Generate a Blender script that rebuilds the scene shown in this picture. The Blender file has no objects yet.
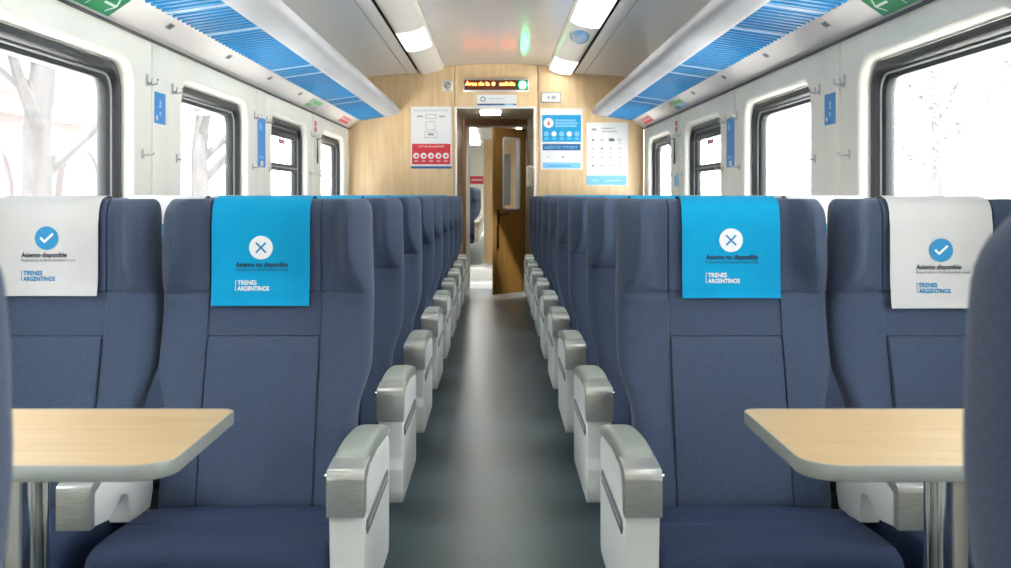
import bpy, bmesh, math, random
from mathutils import Vector, Matrix
random.seed(7)
sc = bpy.context.scene
COL = sc.collection
EYE = 1.14
END = 9.70          # end wall
BACK = -3.05        # wall behind the camera
HW = 1.354          # half width of the saloon
PITCH = 0.85
NROW = 9

# ------------------------------------------------------------------ materials
def lin(c):
    c = c / 255.0
    return c / 12.92 if c <= 0.04045 else ((c + 0.055) / 1.055) ** 2.4
def rgb(r, g, b): return (lin(r), lin(g), lin(b), 1.0)

def mat(name, col, rough=0.5, metal=0.0, spec=0.5, emit=None, estr=0.0):
    m = bpy.data.materials.new(name); m.use_nodes = True
    b = m.node_tree.nodes['Principled BSDF']
    b.inputs['Base Color'].default_value = col
    b.inputs['Roughness'].default_value = rough
    b.inputs['Metallic'].default_value = metal
    b.inputs['Specular IOR Level'].default_value = spec
    if emit:
        b.inputs['Emission Color'].default_value = emit
        b.inputs['Emission Strength'].default_value = estr
    return m

def noise_col(m, c1, c2, scale=(1, 1, 1), nscale=8.0, detail=4.0, lo=0.35, hi=0.65, bump=0.0, bscale=None, dist=0.002, rough_var=None):
    nt = m.node_tree; N = nt.nodes; L = nt.links; b = N['Principled BSDF']
    tc = N.new('ShaderNodeTexCoord'); mp = N.new('ShaderNodeMapping'); mp.inputs['Scale'].default_value = scale
    L.new(tc.outputs['Object'], mp.inputs['Vector'])
    no = N.new('ShaderNodeTexNoise'); no.inputs['Scale'].default_value = nscale; no.inputs['Detail'].default_value = detail
    L.new(mp.outputs['Vector'], no.inputs['Vector'])
    cr = N.new('ShaderNodeValToRGB')
    cr.color_ramp.elements[0].position = lo; cr.color_ramp.elements[0].color = c1
    cr.color_ramp.elements[1].position = hi; cr.color_ramp.elements[1].color = c2
    L.new(no.outputs['Fac'], cr.inputs['Fac']); L.new(cr.outputs['Color'], b.inputs['Base Color'])
    if bump:
        n2 = no
        if bscale:
            n2 = N.new('ShaderNodeTexNoise'); n2.inputs['Scale'].default_value = bscale; n2.inputs['Detail'].default_value = 2
            L.new(mp.outputs['Vector'], n2.inputs['Vector'])
        bp = N.new('ShaderNodeBump'); bp.inputs['Strength'].default_value = bump; bp.inputs['Distance'].default_value = dist
        L.new(n2.outputs['Fac'], bp.inputs['Height']); L.new(bp.outputs['Normal'], b.inputs['Normal'])
    return m

M = {}
M['fabric'] = noise_col(mat('navy_fabric', rgb(57, 68, 90), 0.85, spec=0.25), rgb(52, 64, 84), rgb(70, 84, 108),
                        scale=(1, 1, 1), nscale=420, detail=2, lo=0.3, hi=0.7, bump=0.35, bscale=260, dist=0.0015)
M['fabric'].node_tree.nodes['Principled BSDF'].inputs['Sheen Weight'].default_value = 0.15
M['cushion'] = noise_col(mat('navy_cushion_fabric', rgb(48, 62, 92), 0.75, spec=0.3), rgb(36, 49, 76), rgb(48, 62, 92),
                         nscale=300, detail=2, lo=0.3, hi=0.7, bump=0.3, bscale=14, dist=0.01)
M['blue_cloth'] = noise_col(mat('blue_cloth', rgb(0, 150, 195), 0.75, spec=0.2), rgb(0, 146, 192), rgb(0, 154, 200), nscale=6, bump=0.12, bscale=30, dist=0.004)
M['white_cloth'] = noise_col(mat('white_cloth', rgb(222, 221, 220), 0.8, spec=0.2), rgb(190, 190, 188), rgb(198, 198, 196), nscale=6, bump=0.25, bscale=9, dist=0.012)
M['ink'] = mat('dark_print', rgb(35, 45, 60), 0.7)
M['ink_blue'] = mat('blue_print', rgb(25, 130, 180), 0.7)
M['ink_white'] = mat('white_print', rgb(225, 230, 230), 0.7)
M['arm_white'] = mat('arm_white_plastic', rgb(234, 235, 230), 0.38)
M['brushed'] = noise_col(mat('brushed_metal', rgb(170, 172, 166), 0.36, metal=0.65), rgb(178, 181, 174), rgb(204, 206, 199), scale=(3, 60, 60), nscale=12, bump=0.05, dist=0.001)
M['chrome'] = mat('chrome', rgb(200, 202, 200), 0.12, metal=1.0)
M['pad'] = mat('grey_green_pad', rgb(150, 157, 148), 0.42)
M['slot'] = mat('dark_slot', rgb(105, 112, 114), 0.4)
M['dark_metal'] = mat('dark_metal', rgb(70, 72, 75), 0.45, metal=0.6)
M['wall'] = noise_col(mat('cream_wall_panel', rgb(232, 230, 218), 0.45), rgb(229, 227, 215), rgb(235, 233, 222), nscale=2)
M['fascia'] = mat('rack_fascia', rgb(234, 227, 221), 0.4)
M['lip'] = noise_col(mat('rack_lip_metal', rgb(205, 207, 210), 0.55, spec=0.25), rgb(174, 175, 178), rgb(181, 182, 185), nscale=3)
M['rack_blue'] = mat('rack_blue_panel', rgb(16, 124, 180), 0.45, spec=0.2)
M['rack_white'] = mat('rack_divider', rgb(170, 205, 225), 0.4)
M['ceiling'] = noise_col(mat('ceiling_gloss_dimmed', rgb(230, 228, 225), 0.16, spec=0.5), rgb(170, 166, 164), rgb(176, 172, 170), nscale=1.5)  # centre colour darkened to offset the strong light it catches
M['ceiling_side'] = noise_col(mat('ceiling_side_brightened', rgb(244, 243, 240), 0.17), rgb(243, 241, 238), rgb(246, 244, 241), nscale=1.5)  # same ceiling, colour lightened to make up for the weak light at the sides
M['black'] = mat('black_gap', rgb(14, 14, 15), 0.8, spec=0.1)
M['gasket'] = mat('black_rubber', rgb(27, 29, 31), 0.48)
M['gasket_line'] = mat('grey_seal', rgb(120, 122, 124), 0.35)
M['lens'] = mat('lamp_cover_plastic', rgb(222, 222, 218), 0.25)
M['lamp'] = mat('lamp_diffuser', rgb(250, 250, 250), 0.4, emit=(1.0, 0.985, 0.95, 1), estr=4.6)
M['oval_blue'] = mat('pale_blue_oval', rgb(120, 170, 215), 0.2)
M['alu'] = mat('aluminium_trim', rgb(205, 205, 200), 0.3, metal=0.7)
M['white_metal'] = mat('white_metal', rgb(228, 228, 224), 0.35)
M['white'] = mat('white_paper', rgb(224, 225, 224), 0.5)
M['red'] = mat('red_print', rgb(205, 45, 60), 0.5)
M['blue'] = mat('mid_blue_print', rgb(34, 138, 210), 0.5)
M['cyan'] = mat('cyan_print', rgb(0, 150, 205), 0.5)
M['pale_blue'] = mat('pale_blue_print', rgb(120, 190, 230), 0.5)
M['deep_blue'] = mat('deep_blue_print', rgb(40, 95, 150), 0.5)
M['grey'] = mat('grey_print', rgb(150, 155, 160), 0.5)
M['dgrey'] = mat('dark_grey_print', rgb(80, 84, 90), 0.5)
M['green'] = mat('green_sign', rgb(0, 128, 72), 0.4)
M['green_print'] = mat('green_print', rgb(110, 180, 110), 0.5)
M['teal'] = mat('teal_print', rgb(40, 150, 130), 0.5)
M['led_back'] = mat('led_dark_panel', rgb(60, 30, 18), 0.3, emit=rgb(110, 45, 15), estr=0.35)
M['led'] = mat('led_amber', rgb(255, 190, 70), 0.5, emit=(1.0, 0.22, 0.045, 1), estr=11.0)
M['led_green_back'] = mat('led_green_panel', rgb(10, 80, 50), 0.3, emit=rgb(10, 90, 55), estr=0.4)
M['led_green'] = mat('led_green', rgb(160, 255, 220), 0.5, emit=(0.30, 1.0, 0.65, 1), estr=3.5)
M['door'] = noise_col(mat('brown_door_laminate', rgb(160, 118, 58), 0.4), rgb(152, 112, 52), rgb(170, 128, 66), scale=(6, 6, 0.6), nscale=5)
M['jamb'] = noise_col(mat('brown_jamb_laminate', rgb(150, 112, 75), 0.45), rgb(140, 104, 68), rgb(160, 122, 84), scale=(6, 6, 0.6), nscale=5)
M['soffit'] = mat('soffit_panel', rgb(150, 142, 125), 0.4)
M['handle'] = mat('handle_bronze', rgb(60, 45, 25), 0.35, metal=0.7)
M['hook'] = mat('hook_metal', rgb(190, 190, 184), 0.3, metal=0.5)
M['edge'] = mat('table_edge_grey', rgb(158, 163, 156), 0.42, metal=0.3)
M['lamp2'] = mat('bright_diffuser', rgb(250, 250, 250), 0.4, emit=(1.0, 0.98, 0.94, 1), estr=18.0)
M['cream_plastic'] = mat('cream_plastic', rgb(222, 222, 200), 0.4)

def wood(name, c1, c2, c3, axis):
    m = mat(name, c2, 0.42); nt = m.node_tree; N = nt.nodes; L = nt.links; b = N['Principled BSDF']
    tc = N.new('ShaderNodeTexCoord'); mp = N.new('ShaderNodeMapping')
    mp.inputs['Scale'].default_value = axis
    L.new(tc.outputs['Object'], mp.inputs['Vector'])
    n1 = N.new('ShaderNodeTexNoise'); n1.inputs['Scale'].default_value = 5; n1.inputs['Detail'].default_value = 6; n1.inputs['Distortion'].default_value = 0.6
    L.new(mp.outputs['Vector'], n1.inputs['Vector'])
    cr = N.new('ShaderNodeValToRGB'); e = cr.color_ramp.elements
    e[0].position = 0.3; e[0].color = c1; e[1].position = 0.72; e[1].color = c3
    x = e.new(0.5); x.color = c2
    L.new(n1.outputs['Fac'], cr.inputs['Fac']); L.new(cr.outputs['Color'], b.inputs['Base Color'])
    return m
M['wood'] = wood('end_wall_veneer', rgb(211, 178, 133), rgb(220, 190, 146), rgb(226, 198, 156), (4, 4, 0.45))
M['table_wood'] = wood('table_top_veneer', rgb(188, 158, 112), rgb(194, 165, 119), rgb(199, 171, 127), (0.9, 7, 7))

def floor_mat():
    m = mat('speckled_floor', rgb(96, 104, 108), 0.30, spec=0.35); nt = m.node_tree; N = nt.nodes; L = nt.links; b = N['Principled BSDF']
    tc = N.new('ShaderNodeTexCoord')
    n1 = N.new('ShaderNodeTexNoise'); n1.inputs['Scale'].default_value = 210; n1.inputs['Detail'].default_value = 2
    L.new(tc.outputs['Object'], n1.inputs['Vector'])
    cr = N.new('ShaderNodeValToRGB'); e = cr.color_ramp.elements
    e[0].position = 0.35; e[0].color = rgb(64, 78, 84); e[1].position = 0.68; e[1].color = rgb(110, 125, 128)
    L.new(n1.outputs['Fac'], cr.inputs['Fac']); L.new(cr.outputs['Color'], b.inputs['Base Color'])
    bp = N.new('ShaderNodeBump'); bp.inputs['Strength'].default_value = 0.06; bp.inputs['Distance'].default_value = 0.002
    L.new(n1.outputs['Fac'], bp.inputs['Height']); L.new(bp.outputs['Normal'], b.inputs['Normal'])
    return m
M['floor'] = floor_mat()

def glass_mat(name, haze, refl=0.03):
    m = bpy.data.materials.new(name); m.use_nodes = True
    nt = m.node_tree; N = nt.nodes; L = nt.links; N.clear()
    out = N.new('ShaderNodeOutputMaterial')
    tr = N.new('ShaderNodeBsdfTransparent'); tr.inputs['Color'].default_value = (0.97, 0.985, 0.99, 1)
    tl = N.new('ShaderNodeBsdfTranslucent'); tl.inputs['Color'].default_value = (0.95, 0.95, 0.96, 1)
    gl = N.new('ShaderNodeBsdfGlossy'); gl.inputs['Roughness'].default_value = 0.03
    m1 = N.new('ShaderNodeMixShader'); m2 = N.new('ShaderNodeMixShader')
    tc = N.new('ShaderNodeTexCoord'); no = N.new('ShaderNodeTexNoise'); no.inputs['Scale'].default_value = 2.2; no.inputs['Detail'].default_value = 4
    mr = N.new('ShaderNodeMapRange'); mr.inputs['To Min'].default_value = haze * 0.75; mr.inputs['To Max'].default_value = haze * 1.25
    L.new(tc.outputs['Object'], no.inputs['Vector']); L.new(no.outputs['Fac'], mr.inputs['Value']); L.new(mr.outputs['Result'], m1.inputs['Fac'])
    L.new(tr.outputs[0], m1.inputs[1]); L.new(tl.outputs[0], m1.inputs[2])
    m2.inputs['Fac'].default_value = refl
    L.new(m1.outputs[0], m2.inputs[1]); L.new(gl.outputs[0], m2.inputs[2])
    L.new(m2.outputs[0], out.inputs['Surface'])
    return m
M['glass'] = glass_mat('glare_veil_window_glass', 0.025)  # milky veil in the pane stands in for washed-out daylight
M['clear_glass'] = glass_mat('door_glass', 0.03)

# ------------------------------------------------------------------ mesh builder
class MB:
    def __init__(s): s.v = []; s.f = []
    def add(s, verts, faces, mi=0):
        o = len(s.v); s.v += [Vector(p) for p in verts]
        s.f += [([i + o for i in f], mi) for f in faces]
    def bm(s, b, mi=0):
        b.verts.index_update(); s.add([v.co.copy() for v in b.verts], [[v.index for v in f.verts] for f in b.faces], mi); b.free()
    def box(s, c, size, bev=0.0, mi=0, rot=None, seg=2):
        b = bmesh.new(); bmesh.ops.create_cube(b, size=1.0)
        for v in b.verts: v.co = Vector((v.co.x * size[0], v.co.y * size[1], v.co.z * size[2]))
        if bev: bmesh.ops.bevel(b, geom=b.edges[:], offset=bev, segments=seg, profile=0.5, affect='EDGES')
        if rot is not None: bmesh.ops.transform(b, matrix=rot, verts=b.verts)
        bmesh.ops.translate(b, vec=Vector(c), verts=b.verts)
        s.bm(b, mi)
    def prism(s, prof, axis, a, b2, bev=0.0, mi=0, seg=2):
        # prof: closed 2-D outline; axis 'x': prof=(y,z); 'y': prof=(x,z); 'z': prof=(x,y)
        b = bmesh.new()
        def P(p, t):
            return {'x': (t, p[0], p[1]), 'y': (p[0], t, p[1]), 'z': (p[0], p[1], t)}[axis]
        va = [b.verts.new(P(p, a)) for p in prof]; vb = [b.verts.new(P(p, b2)) for p in prof]
        n = len(prof); b.faces.new(va); b.faces.new(vb[::-1])
        for i in range(n): b.faces.new((va[i], vb[i], vb[(i + 1) % n], va[(i + 1) % n]))
        bmesh.ops.recalc_face_normals(b, faces=b.faces)
        if bev: bmesh.ops.bevel(b, geom=b.edges[:], offset=bev, segments=seg, profile=0.5, affect='EDGES', clamp_overlap=True)
        s.bm(b, mi)
    def loft(s, loops, mi=0, closed=True, cap=True):
        n = len(loops[0]); vs = [p for l in loops for p in l]; fs = []
        for k in range(len(loops) - 1):
            for i in range(n if closed else n - 1):
                j = (i + 1) % n
                fs.append([k * n + i, k * n + j, (k + 1) * n + j, (k + 1) * n + i])
        if cap:
            fs.append(list(range(n))[::-1]); fs.append([(len(loops) - 1) * n + i for i in range(n)])
        s.add(vs, fs, mi)
    def cyl(s, p0, p1, r, n=16, r2=None, mi=0, cap=True):
        s.tube([p0, p1], r, n, mi, radii=[r, r if r2 is None else r2])
    def tube(s, pts, r, n=10, mi=0, radii=None):
        pts = [Vector(p) for p in pts]; loops = []
        up = Vector((0, 0, 1))
        for i, p in enumerate(pts):
            d = (pts[min(i + 1, len(pts) - 1)] - pts[max(i - 1, 0)]).normalized()
            a = d.cross(up if abs(d.z) < 0.95 else Vector((1, 0, 0))).normalized(); c = a.cross(d)
            rr = radii[i] if radii else r
            loops.append([p + (a * math.cos(t) + c * math.sin(t)) * rr for t in [2 * math.pi * k / n for k in range(n)]])
        s.loft(loops, mi)
    def disc(s, c, r, U, V, mi=0, n=28, a=1.0):
        c = Vector(c); s.add([c + U * r * math.cos(2 * math.pi * k / n) + V * r * a * math.sin(2 * math.pi * k / n) for k in range(n)], [list(range(n))], mi)
    def quad(s, pts, mi=0): s.add(pts, [list(range(len(pts)))], mi)
    def build(s, name, mats, parent=None, smooth=35, recalc=True):
        me = bpy.data.meshes.new(name)
        me.from_pydata([tuple(v) for v in s.v], [], [f for f, _ in s.f])
        if not isinstance(mats, (list, tuple)): mats = [mats]
        for m in mats: me.materials.append(m)
        for p, (_, mi) in zip(me.polygons, s.f): p.material_index = mi
        if recalc:
            b = bmesh.new(); b.from_mesh(me); bmesh.ops.recalc_face_normals(b, faces=b.faces); b.to_mesh(me); b.free()
        if smooth:
            for p in me.polygons: p.use_smooth = True
            me.set_sharp_from_angle(angle=math.radians(smooth))
        me.update()
        o = bpy.data.objects.new(name, me); COL.objects.link(o)
        if parent is not None: o.parent = parent
        return o

_text_cache = {}
def text_tris(s, bold=0.0):
    if (s, bold) in _text_cache: return _text_cache[(s, bold)]
    cu = bpy.data.curves.new('t', 'FONT'); cu.body = s; cu.size = 1.0; cu.offset = bold; cu.resolution_u = 3
    ob = bpy.data.objects.new('t', cu); COL.objects.link(ob)
    dg = bpy.context.evaluated_depsgraph_get()
    me = bpy.data.meshes.new_from_object(ob.evaluated_get(dg))
    vs = [(v.co.x, v.co.y) for v in me.vertices]; fs = [list(p.vertices) for p in me.polygons]
    bpy.data.objects.remove(ob); bpy.data.curves.remove(cu); bpy.data.meshes.remove(me)
    _text_cache[(s, bold)] = (vs, fs)
    return vs, fs

class Sheet:
    """A flat printed sheet with a 2-D frame: origin O, unit vectors U (right) and V (up), normal W."""
    def __init__(s, mb, O, U, V): s.mb = mb; s.O = Vector(O); s.U = Vector(U).normalized(); s.V = Vector(V).normalized(); s.W = s.U.cross(s.V)
    def P(s, u, v, d=0): return s.O + s.U * u + s.V * v + s.W * d
    def slab(s, u0, v0, u1, v1, th, mi):
        a = [s.P(u0, v0), s.P(u1, v0), s.P(u1, v1), s.P(u0, v1)]; b = [p + s.W * th for p in a]
        s.mb.add(a + b, [[3, 2, 1, 0], [4, 5, 6, 7], [0, 1, 5, 4], [1, 2, 6, 5], [2, 3, 7, 6], [3, 0, 4, 7]], mi)
    def rect(s, u0, v0, u1, v1, d, mi): s.mb.quad([s.P(u0, v0, d), s.P(u1, v0, d), s.P(u1, v1, d), s.P(u0, v1, d)], mi)
    def disc(s, u, v, r, d, mi, n=24): s.mb.disc(s.P(u, v, d), r, s.U, s.V, mi, n)
    def poly(s, pts, d, mi): s.mb.quad([s.P(a, b, d) for a, b in pts], mi)
    def line(s, a, b, w, d, mi):
        dx, dy = b[0] - a[0], b[1] - a[1]; l = math.hypot(dx, dy); nx, ny = -dy / l * w / 2, dx / l * w / 2
        s.poly([(a[0] - nx, a[1] - ny), (b[0] - nx, b[1] - ny), (b[0] + nx, b[1] + ny), (a[0] + nx, a[1] + ny)], d, mi)
    def ring(s, u, v, r0, r1, d, mi, n=24):
        vs = []; fs = []
        for k in range(n):
            t = 2 * math.pi * k / n
            vs += [s.P(u + r0 * math.cos(t), v + r0 * math.sin(t), d), s.P(u + r1 * math.cos(t), v + r1 * math.sin(t), d)]
        for k in range(n):
            j = (k + 1) % n; fs.append([2 * k, 2 * k + 1, 2 * j + 1, 2 * j])
        s.mb.add(vs, fs, mi)
    def marks(s, u0, v, width, h, d, mi, seed=1):
        rnd = random.Random(seed); u = u0
        while u < u0 + width - 0.3 * h:
            w = h * rnd.uniform(0.35, 0.62)
            if rnd.random() < 0.16: u += h * 0.4
            k = rnd.random()
            s.rect(u, v, u + w * 0.3, v + h * (1.0 if k < 0.4 else 0.72), d, mi)
            if k < 0.75: s.rect(u, v + h * 0.5, u + w, v + h * 0.72, d, mi)
            if k > 0.3: s.rect(u + w * 0.7, v, u + w, v + h * 0.72, d, mi)
            u += w + h * 0.14
    def text(s, t, u, v, size, d, mi, width=None, bold=0.0, center=False):
        vs, fs = text_tris(t, bold)
        x0 = min(p[0] for p in vs); x1 = max(p[0] for p in vs); kx = size
        if width: kx = width / (x1 - x0)
        off = -(x1 - x0) * kx / 2 if center else 0
        s.mb.add([s.P(u + off + (x - x0) * kx, v + y * size, d) for x, y in vs], fs, mi)

def tag(o, label, cat, group=None, kind=None):
    o['label'] = label; o['category'] = cat
    if group: o['group'] = group
    if kind: o['kind'] = kind
    return o
def struct(o): o['kind'] = 'structure'; return o
def empty(name, loc, rz=0.0):
    o = bpy.data.objects.new(name, None); COL.objects.link(o); o.location = loc; o.rotation_euler = (0, 0, rz); o.empty_display_size = 0.1
    return o
def copy_tree(o, parent=None):
    c = o.copy(); COL.objects.link(c); c.parent = parent
    for ch in list(o.children): copy_tree(ch, c)
    return c
def sm(a, b, x):
    t = max(0.0, min(1.0, (x - a) / (b - a))); return t * t * (3 - 2 * t)

# ------------------------------------------------------------------ the seat
# local frame: x across (centre of the backrest), y = 0 at the front of the armrest, +y towards the backrest
ZT = 1.131
def bk_top(z):
    t = max(0.0, (z - 1.082) / (ZT - 1.082)); return 1 - math.sqrt(max(0.0, 1 - t * t))
def bk_w(z):
    w = 0.226 + 0.030 * sm(0.61, 0.75, z)
    w -= 0.003 * sm(0.95, 1.09, z)
    return w - 0.022 * bk_top(z)
def bk_f0(z):
    t = min(z, 0.86); y = 0.415 + 0.128 * (t - 0.40) / 0.46
    if z > 0.86: q = min(1.0, (z - 0.86) / 0.10); y += 0.0278 * (q - 0.5 * q * q) 
    return y
def bk_front(x, z):
    w = bk_w(z); s = min(1.0, abs(x) / w)
    y = bk_f0(z) + 0.042 * bk_top(z)
    H = sm(0.86, 0.985, z) * (1 - 0.35 * sm(1.04, 1.13, z)); scr = 0.985 - 0.155 * sm(0.87, 1.0, z)
    y -= 0.064 * H * sm(0.62, scr, s)                                                            # head wings
    if s > scr: y += 0.036 * H * ((s - scr) / (1 - scr)) ** 0.9                                  # outer gusset of the wing
    if abs(s - scr) < 0.012: y += 0.003 * H
    y -= 0.018 * sm(0.80, 0.60, z) * sm(0.60, 0.95, s)                                          # side bolsters
    if abs(x) < 0.131:
        y += 0.007 * sm(0.795, 0.803, z) * (1 - sm(0.885, 0.905, z))                            # recessed band above the lumbar
        y -= 0.010 * math.exp(-((z - 0.68) / 0.12) ** 2)
    g = abs(abs(x) - 0.134)
    if g < 0.003: y += 0.005
    if abs(z - 0.904) < 0.002: y += 0.005
    if abs(z - 0.800) < 0.002 and abs(x) < 0.134: y += 0.004
    return y
def bk_back(z): return bk_f0(z) + 0.145 - 0.035 * sm(0.6, 1.1, z) - 0.045 * bk_top(z)

def backrest_mesh():
    mb = MB()
    zs = sorted(set([0.40, 0.405, 0.415, 0.44] + [0.46 + 0.025 * i for i in range(13)] + [0.795, 0.7985, 0.80, 0.8015, 0.804]
                    + [0.82 + 0.02 * i for i in range(4)] + [0.898, 0.9025, 0.904, 0.9055, 0.910]
                    + [0.925 + 0.02 * i for i in range(8)] + [1.085, 1.095, 1.105, 1.113, 1.119, 1.124, 1.1275, 1.130, 1.131]))
    cen = [0.0, 0.03, 0.06, 0.09, 0.115, 0.127, 0.1305, 0.1325, 0.134, 0.1355, 0.1375, 0.141]
    loops = []
    for z in zs:
        w = bk_w(z); th = bk_back(z) - bk_front(0.0, z)
        outer = [0.141 + (w - 0.141) * t for t in (0.08, 0.16, 0.24, 0.32, 0.40, 0.47, 0.53, 0.58, 0.62, 0.65, 0.68, 0.71, 0.74, 0.77, 0.80, 0.83, 0.86, 0.89, 0.92, 0.945, 0.965, 0.98, 0.993, 1.0)]
        xs = cen + outer; xs = [-x for x in xs[::-1]][:-1] + xs
        bot = 1 - math.sqrt(max(0, 1 - max(0.0, (0.44 - z) / 0.04) ** 2))
        fr = []; bkp = []
        for x in xs:
            s = min(1.0, abs(x) / w); e = 1 - (1 - s ** 9) ** (1 / 2.6)
            yf = bk_front(x, z); yb = bk_back(z); mid = (yf + yb) / 2
            mid = yf + min(mid - yf, 0.05)
            fr.append((x, yf + (mid - yf) * e + 0.03 * bot, z))
            bkp.append((x, yb + (mid - yb) * (1 - (1 - s ** 7) ** (1 / 2.4)) - 0.03 * bot, z))
        loops.append(fr + bkp[::-1][1:-1])
    mb.loft(loops)
    return mb

def cushion_mesh():
    mb = MB(); hw = 0.236; prof = []
    prof += [(0.40, 0.335), (0.06, 0.335), (0.03, 0.345), (0.012, 0.37), (0.006, 0.40), (0.012, 0.43), (0.03, 0.448), (0.06, 0.455), (0.10, 0.455)]
    prof += [(0.15, 0.452), (0.195, 0.449), (0.203, 0.448), (0.208, 0.4425), (0.213, 0.447), (0.221, 0.447), (0.28, 0.442), (0.34, 0.434), (0.40, 0.425), (0.44, 0.415), (0.46, 0.40), (0.46, 0.35)]
    cy, cz = 0.235, 0.395; loops = []
    for s in (-1, -0.994, -0.98, -0.955, -0.92, -0.8, -0.5, -0.2, 0, 0.2, 0.5, 0.8, 0.92, 0.955, 0.98, 0.994, 1):
        e = 1 - math.sqrt(max(0, 1 - max(0, (abs(s) - 0.92) / 0.08) ** 2))
        lp = []
        for y, z in prof:
            zz = z + (0.008 * (1 - s * s) if z > 0.41 else 0)
            lp.append((s * hw, y + (0.010 if y < cy else -0.02) * e * min(1, abs(y - cy) / 0.2), zz + (-0.018 if zz > cz else 0.02) * e))
        loops.append(lp)
    mb.loft(loops)
    return mb

def arm_parts(root, xa, sgn):
    """aisle armrest centred on local x = xa; sgn = direction of the aisle"""
    hw = 0.033; mb = MB()
    prof = [(0.010, 0.56), (0.014, 0.50), (0.020, 0.425), (0.010, 0.395), (0.012, 0.335), (0.022, 0.306), (0.040, 0.297), (0.485, 0.297),
            (0.50, 0.315), (0.505, 0.45), (0.505, 0.55), (0.49, 0.574), (0.40, 0.590), (0.20, 0.604), (0.05, 0.600), (0.012, 0.59)]
    mb.prism(prof, 'x', xa - hw, xa + hw, bev=0.005)
    arm = mb.build('armrest', M['arm_white'], root)
    cap = MB()
    cap.prism([(0.0, 0.527), (0.0, 0.600), (0.003, 0.610), (0.012, 0.617), (0.030, 0.619), (0.100, 0.621), (0.105, 0.608), (0.040, 0.590), (0.030, 0.527)],
              'x', xa - 0.0365, xa + 0.0365, bev=0.0025)
    cap.build('end_cap', M['brushed'], arm)
    pad = MB(); loops = []; n = 14
    ys = [0.078, 0.080, 0.086, 0.10, 0.14, 0.19, 0.25, 0.32, 0.39, 0.44, 0.475, 0.492, 0.498, 0.500]
    for y in ys:
        crown = 0.632 + 0.004 * math.sin(math.pi * min(1, (y - 0.07) / 0.2)) - 0.036 * max(0.0, (y - 0.22) / 0.28) ** 2
        base = 0.600 - 0.022 * max(0.0, (y - 0.25) / 0.25)
        e = min(1.0, math.sqrt(max(0.0, 1 - max(0, (0.100 - y) / 0.022) ** 2)))
        e2 = min(1.0, math.sqrt(max(0.0, 1 - max(0, (y - 0.478) / 0.0225) ** 2)))
        h = (crown - base) * (0.25 + 0.75 * min(e, e2)); hw2 = 0.0345
        lp = [(xa - hw2 * 0.97, y, base)]
        for k in range(n + 1):
            t = math.pi - math.pi * k / n
            cx = math.cos(t); sx = math.sin(t)
            lp.append((xa + hw2 * (abs(cx) ** 0.4) * (1 if cx > 0 else -1), y, base + 0.004 + (h - 0.004) * sx ** 0.45))
        lp.append((xa + hw2 * 0.97, y, base))
        loops.append(lp)
    pad.loft(loops); pad.build('arm_pad', M['pad'], arm)
    sl = MB(); x = xa + sgn * (hw + 0.0005)
    sl.prism([(0.06, 0.478), (0.05, 0.492), (0.06, 0.506), (0.44, 0.506), (0.452, 0.492), (0.44, 0.478)], 'x', x - sgn * 0.004, x + sgn * 0.0025, bev=0.001)
    sl.prism([(0.075, 0.489), (0.07, 0.492), (0.075, 0.496), (0.43, 0.496), (0.435, 0.492), (0.43, 0.489)], 'x', x, x + sgn * 0.004, bev=0.001, mi=1)
    sl.build('side_groove', [M['slot'], M['brushed']], arm)
    bt = MB(); bt.cyl((xa - sgn * 0.034, 0.022, 0.600), (xa - sgn * 0.042, 0.022, 0.600), 0.0055, 14)
    bt.build('recline_button', M['chrome'], arm)
    return arm

def frame_parts(root, sgn):
    f = MB()
    f.box((0, 0.22, 0.30), (0.44, 0.34, 0.05), 0.008)
    f.box((0, 0.43, 0.35), (0.40, 0.05, 0.14), 0.01)
    f.box((-0.16 * 1, 0.22, 0.32), (0.05, 0.38, 0.03), 0.005); f.box((0.16, 0.22, 0.32), (0.05, 0.38, 0.03), 0.005)
    f.build('seat_frame', M['dark_metal'], root)
    p = MB()
    p.prism([(0.12, 0.275), (0.32, 0.275), (0.29, 0.03), (0.36, 0.012), (0.36, 0.0), (0.08, 0.0), (0.08, 0.012), (0.15, 0.03)], 'x', -0.03, 0.03, bev=0.004)
    p.build('pedestal', M['dark_metal'], root)

def aisle_seat(sgn):
    """sgn = +1: aisle on local +x"""
    r = empty('aisle_seat', (0, 0, 0))
    backrest_mesh().build('backrest', M['fabric'], r, smooth=50)
    cushion_mesh().build('cushion', M['cushion'], r, smooth=50)
    arm_parts(r, sgn * 0.270, sgn)
    frame_parts(r, sgn)
    br = MB(); br.box((sgn * 0.225, 0.25, 0.325), (0.06, 0.20, 0.022), 0.003); br.build('arm_bracket', M['dark_metal'], r)
    return r

def window_seat(sgn):
    """sgn = +1: aisle on local +x; carries the middle armrest on that side"""
    r = empty('window_seat', (0, 0, 0))
    backrest_mesh().build('backrest', M['fabric'], r, smooth=50)
    cushion_mesh().build('cushion', M['cushion'], r, smooth=50)
    frame_parts(r, sgn)
    xa = sgn * 0.2555; mb = MB()
    prof = [(0.052, 0.560), (0.052, 0.487), (0.16, 0.472), (0.20, 0.480), (0.245, 0.500), (0.285, 0.492), (0.300, 0.425), (0.43, 0.420), (0.45, 0.46), (0.45, 0.545), (0.43, 0.568), (0.09, 0.572)]
    mb.prism(prof, 'x', xa - 0.026, xa + 0.026, bev=0.005)
    a = mb.build('middle_armrest', M['arm_white'], r)
    c = MB(); c.prism([(0.045, 0.488), (0.045, 0.565), (0.048, 0.573), (0.058, 0.578), (0.12, 0.582), (0.125, 0.570), (0.070, 0.555), (0.070, 0.488)], 'x', xa - 0.034, xa + 0.034, bev=0.0025)
    c.build('end_cap', M['brushed'], a)
    return r

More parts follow.
